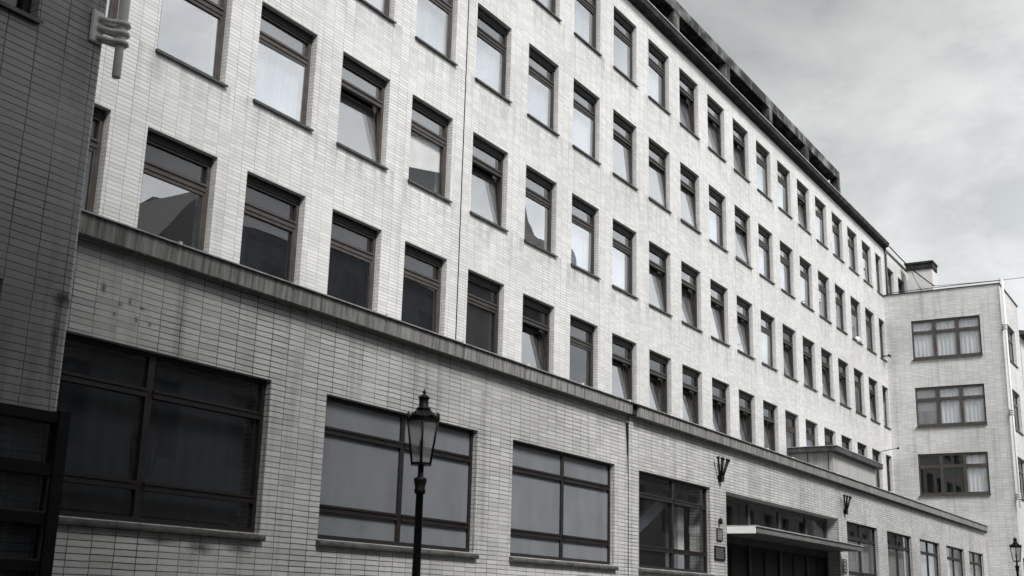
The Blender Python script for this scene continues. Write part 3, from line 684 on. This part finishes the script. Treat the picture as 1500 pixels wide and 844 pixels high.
# ------------------------------------------------------------------ street lamps
def street_lamp(x, y, ztop, zbase, label, sc=1.0):
    t = thing('street_lamp', label, 'street lamp', (x, y, zbase), 'old lantern posts along the pavement')
    Z = ztop; c = (x, y, 0); rot = math.atan2(-y, -x)
    m = M(); m.lathe((x, y, zbase), [(.20, 0), (.20, .12), (.15, .18), (.14, .75), (.10, .85), (.075, .95), (.05, 1.2), (.042, Z-1.20-zbase), (.058, Z-1.19-zbase), (.066, Z-1.15-zbase), (.056, Z-1.13-zbase), (.070, Z-1.06-zbase), (.076, Z-1.035-zbase), (.072, Z-1.02-zbase), (.034, Z-1.0-zbase), (.032, Z-.86-zbase)], 20)
    m.build('post', IRON, t)
    zb, zr = Z-.86, Z-.365; rb, rr = .130*sc, .212*sc
    m = M(); m.lathe(c, [(.03, zb-.012), (rb+.012, zb-.012), (rb+.014, zb+.012), (rb-.012, zb+.02)], 6, rot, False)
    m.lathe(c, [(rr-.02, zr-.02), (rr+.012, zr-.015), (rr+.016, zr+.012), (rr, zr+.022)], 6, rot, False)
    for k in range(6):
        a = rot+k*math.pi/3; ca, sa = math.cos(a), math.sin(a)
        m.tube([(x+rb*ca, y+rb*sa, zb), (x+rr*ca, y+rr*sa, zr)], .013, 6)
    m.build('lantern_frame', IRON, t)
    for k in range(6):
        a0, a1 = rot+k*math.pi/3, rot+(k+1)*math.pi/3; q = M()
        P = [(x+(rb-.006)*math.cos(a0), y+(rb-.006)*math.sin(a0), zb+.01), (x+(rb-.006)*math.cos(a1), y+(rb-.006)*math.sin(a1), zb+.01), (x+(rr-.006)*math.cos(a1), y+(rr-.006)*math.sin(a1), zr-.01), (x+(rr-.006)*math.cos(a0), y+(rr-.006)*math.sin(a0), zr-.01)]
        q.face(P); q.build('glass', GLASS_L, t)
    m = M(); m.lathe(c, [(rr+.004, zr+.02), (rr*.78, zr+.075), (.088*sc, zr+.115), (.084*sc, zr+.135)], 6, rot, False)
    m.lathe(c, [(.092*sc, zr+.13), (.088*sc, zr+.145), (.062*sc, zr+.16), (.058*sc, zr+.245), (.064*sc, zr+.255), (.076*sc, zr+.262), (.07*sc, zr+.275), (.03, zr+.30), (.012, zr+.308), (.012, zr+.318), (.026, zr+.332), (.012, zr+.345), (.008, zr+.35), (.003, zr+.372)], 14)
    for k in range(6):       # cast leaf crests over each side, a spike at each corner
        a = rot+k*math.pi/3; ca, sa = math.cos(a), math.sin(a)
        m.tube([(x+(rr+.008)*ca, y+(rr+.008)*sa, zr), (x+(rr+.014)*ca, y+(rr+.014)*sa, zr+.075)], [.012, .004], 5)
        a0, a1 = a, a+math.pi/3
        for f, hh in ((.15, .035), (.3, .055), (.42, .075), (.5, .09), (.58, .075), (.7, .055), (.85, .035)):
            px = x+rr*(math.cos(a0)*(1-f)+math.cos(a1)*f)*.98; py = y+rr*(math.sin(a0)*(1-f)+math.sin(a1)*f)*.98
            m.lathe((px, py, zr+.015), [(.018, 0), (.022, hh*.5), (.004, hh)], 6)
    m.build('lantern_roof', IRON, t)
    m = M(); m.lathe((x, y, zb), [(.02, .0), (.02, .12), (.035, .14), (.03, .26), (.008, .3)], 10); m.build('burner', SILLM, t)
street_lamp(11.07, 8.0, 3.96, .12, 'black cast iron lantern post in front of the second street window', .93)
street_lamp(46.0, 7.3, 4.36, .12, 'distant black lantern post at the right edge before the far wing')

# ------------------------------------------------------------------ house beyond the wing
far = thing('neighbour_house', 'pale house with a dark roof edge just visible beyond the far wing', 'building', (70, 12, 0))
m = M(); m.box(62.6, 80, 8.95, 20, 0, 15.15); m.build('wall', PLAST, far)
m = M(); m.prism([(8.6, 15.16), (8.6, 15.32), (14.4, 16.3), (20.3, 15.32), (20.3, 15.16)], 'x', 62.3, 80.2); m.build('roof', ROOFB, far)
m = M()
for k in range(4):
    for z in (3.5, 7, 10.5): m.box(64+4*k, 65.4+4*k, 8.93, 8.97, z, z+2)
m.build('window', BROWN_D, far)

# ------------------------------------------------------------------ houses across the street (mirrored in the glass; they shade the street)
HM = rough_mat('old_render', (.20, .198, .19), (.30, .297, .285), (1, 1, .4), .8, .9)
TR = rough_mat('old_roof_tiles', (.05, .045, .04), (.09, .08, .075), (1, 1, 4), 3, .8)
def house(x0, x1, h, rh, label, gable=False):
    t = thing('town_house', label, 'building', ((x0+x1)/2, -1.8, 0), 'old houses across the street')
    y0, y1 = -14.0, -1.8
    ops = []; n = max(2, int((x1-x0)/2.8)); st = int(h/3.6); wd = (x1-x0)/n
    for i in range(n):
        for s in range(st):
            ops.append((x0+wd*i+wd*.3, x0+wd*i+wd*.7, 1.2+3.6*s, 3.1+3.6*s))
    m = M(); wall(m, 'y', y1, x0, x1, 0, h, ops, -.35); m.box(x0, x1, y0, y1-.4, 0, h-.01); m.build('wall', HM, t)
    for (a, b, c, d) in ops:
        m = M(); m.box(a, a+.08, y1-.2, y1-.14, c, d); m.box(b-.08, b, y1-.2, y1-.14, c, d); m.box((a+b)/2-.04, (a+b)/2+.04, y1-.2, y1-.14, c, d); m.box(a+.08, (a+b)/2-.04, y1-.2, y1-.142, d-.6, d-.52); m.box((a+b)/2+.04, b-.08, y1-.2, y1-.142, d-.6, d-.52)
        f = m.build('window', BROWN_D, t)
        m = M(); m.box(a+.02, b-.02, y1-.26, y1-.25, c, d); m.build('pane', GLASS_D, f)
    m = M()
    if gable: m.prism([(x0-.2, h), (x1+.2, h), ((x0+x1)/2, h+rh)], 'y', y0, y1+.3)
    else: m.prism([(y0-.3, h), (y1+.45, h), (y1+.45, h+.25), ((y0+y1)/2, h+rh), (y0-.3, h+.25)], 'x', x0, x1)
    m.build('roof', TR, t)
house(-32, -14, 22, 5, 'tall old house across the street furthest to the left')
house(-13.9, 0.3, 30, 5, 'unseen tall house across the street, added behind the viewer to shade the left end')  # added out of view; its height and right end are set to shade the left
house(0.4, 13, 9.4, 2.6, 'narrower old house across the street facing the near shop windows')
house(13.1, 24.4, 8.6, 2.6, 'low old house across the street facing the entrance')
house(24.5, 30.5, 11.2, 3.9, 'gabled narrow old house across the street', True)
house(30.6, 42.5, 14.6, 2.2, 'long old house across the street past the gabled one')
house(42.6, 60, 7.4, 2, 'low old house across the street opposite the far wing')
house(60.1, 92, 8, 2.5, 'last old house across the street towards the distance')

# church tower beyond the houses, mirrored in a second row window
ct = thing('church_tower', 'old tower with a dark bell shaped roof rising behind the houses across the street', 'church tower', (66.8, -13, 0))
m = M(); m.box(64.4, 69.2, -15.4, -10.6, 0, 22.4); m.build('shaft', HM, ct)
m = M(); m.lathe((66.8, -13, 22.4), [(3.7, 0), (3.9, .3), (3.8, 1.2), (3.5, 2.1), (2.5, 2.9), (1.5, 3.6), (1.1, 4.6), (.9, 5.6), (.2, 7.4), (.05, 9)], 12, math.pi/12, True); m.build('roof', TR, ct)
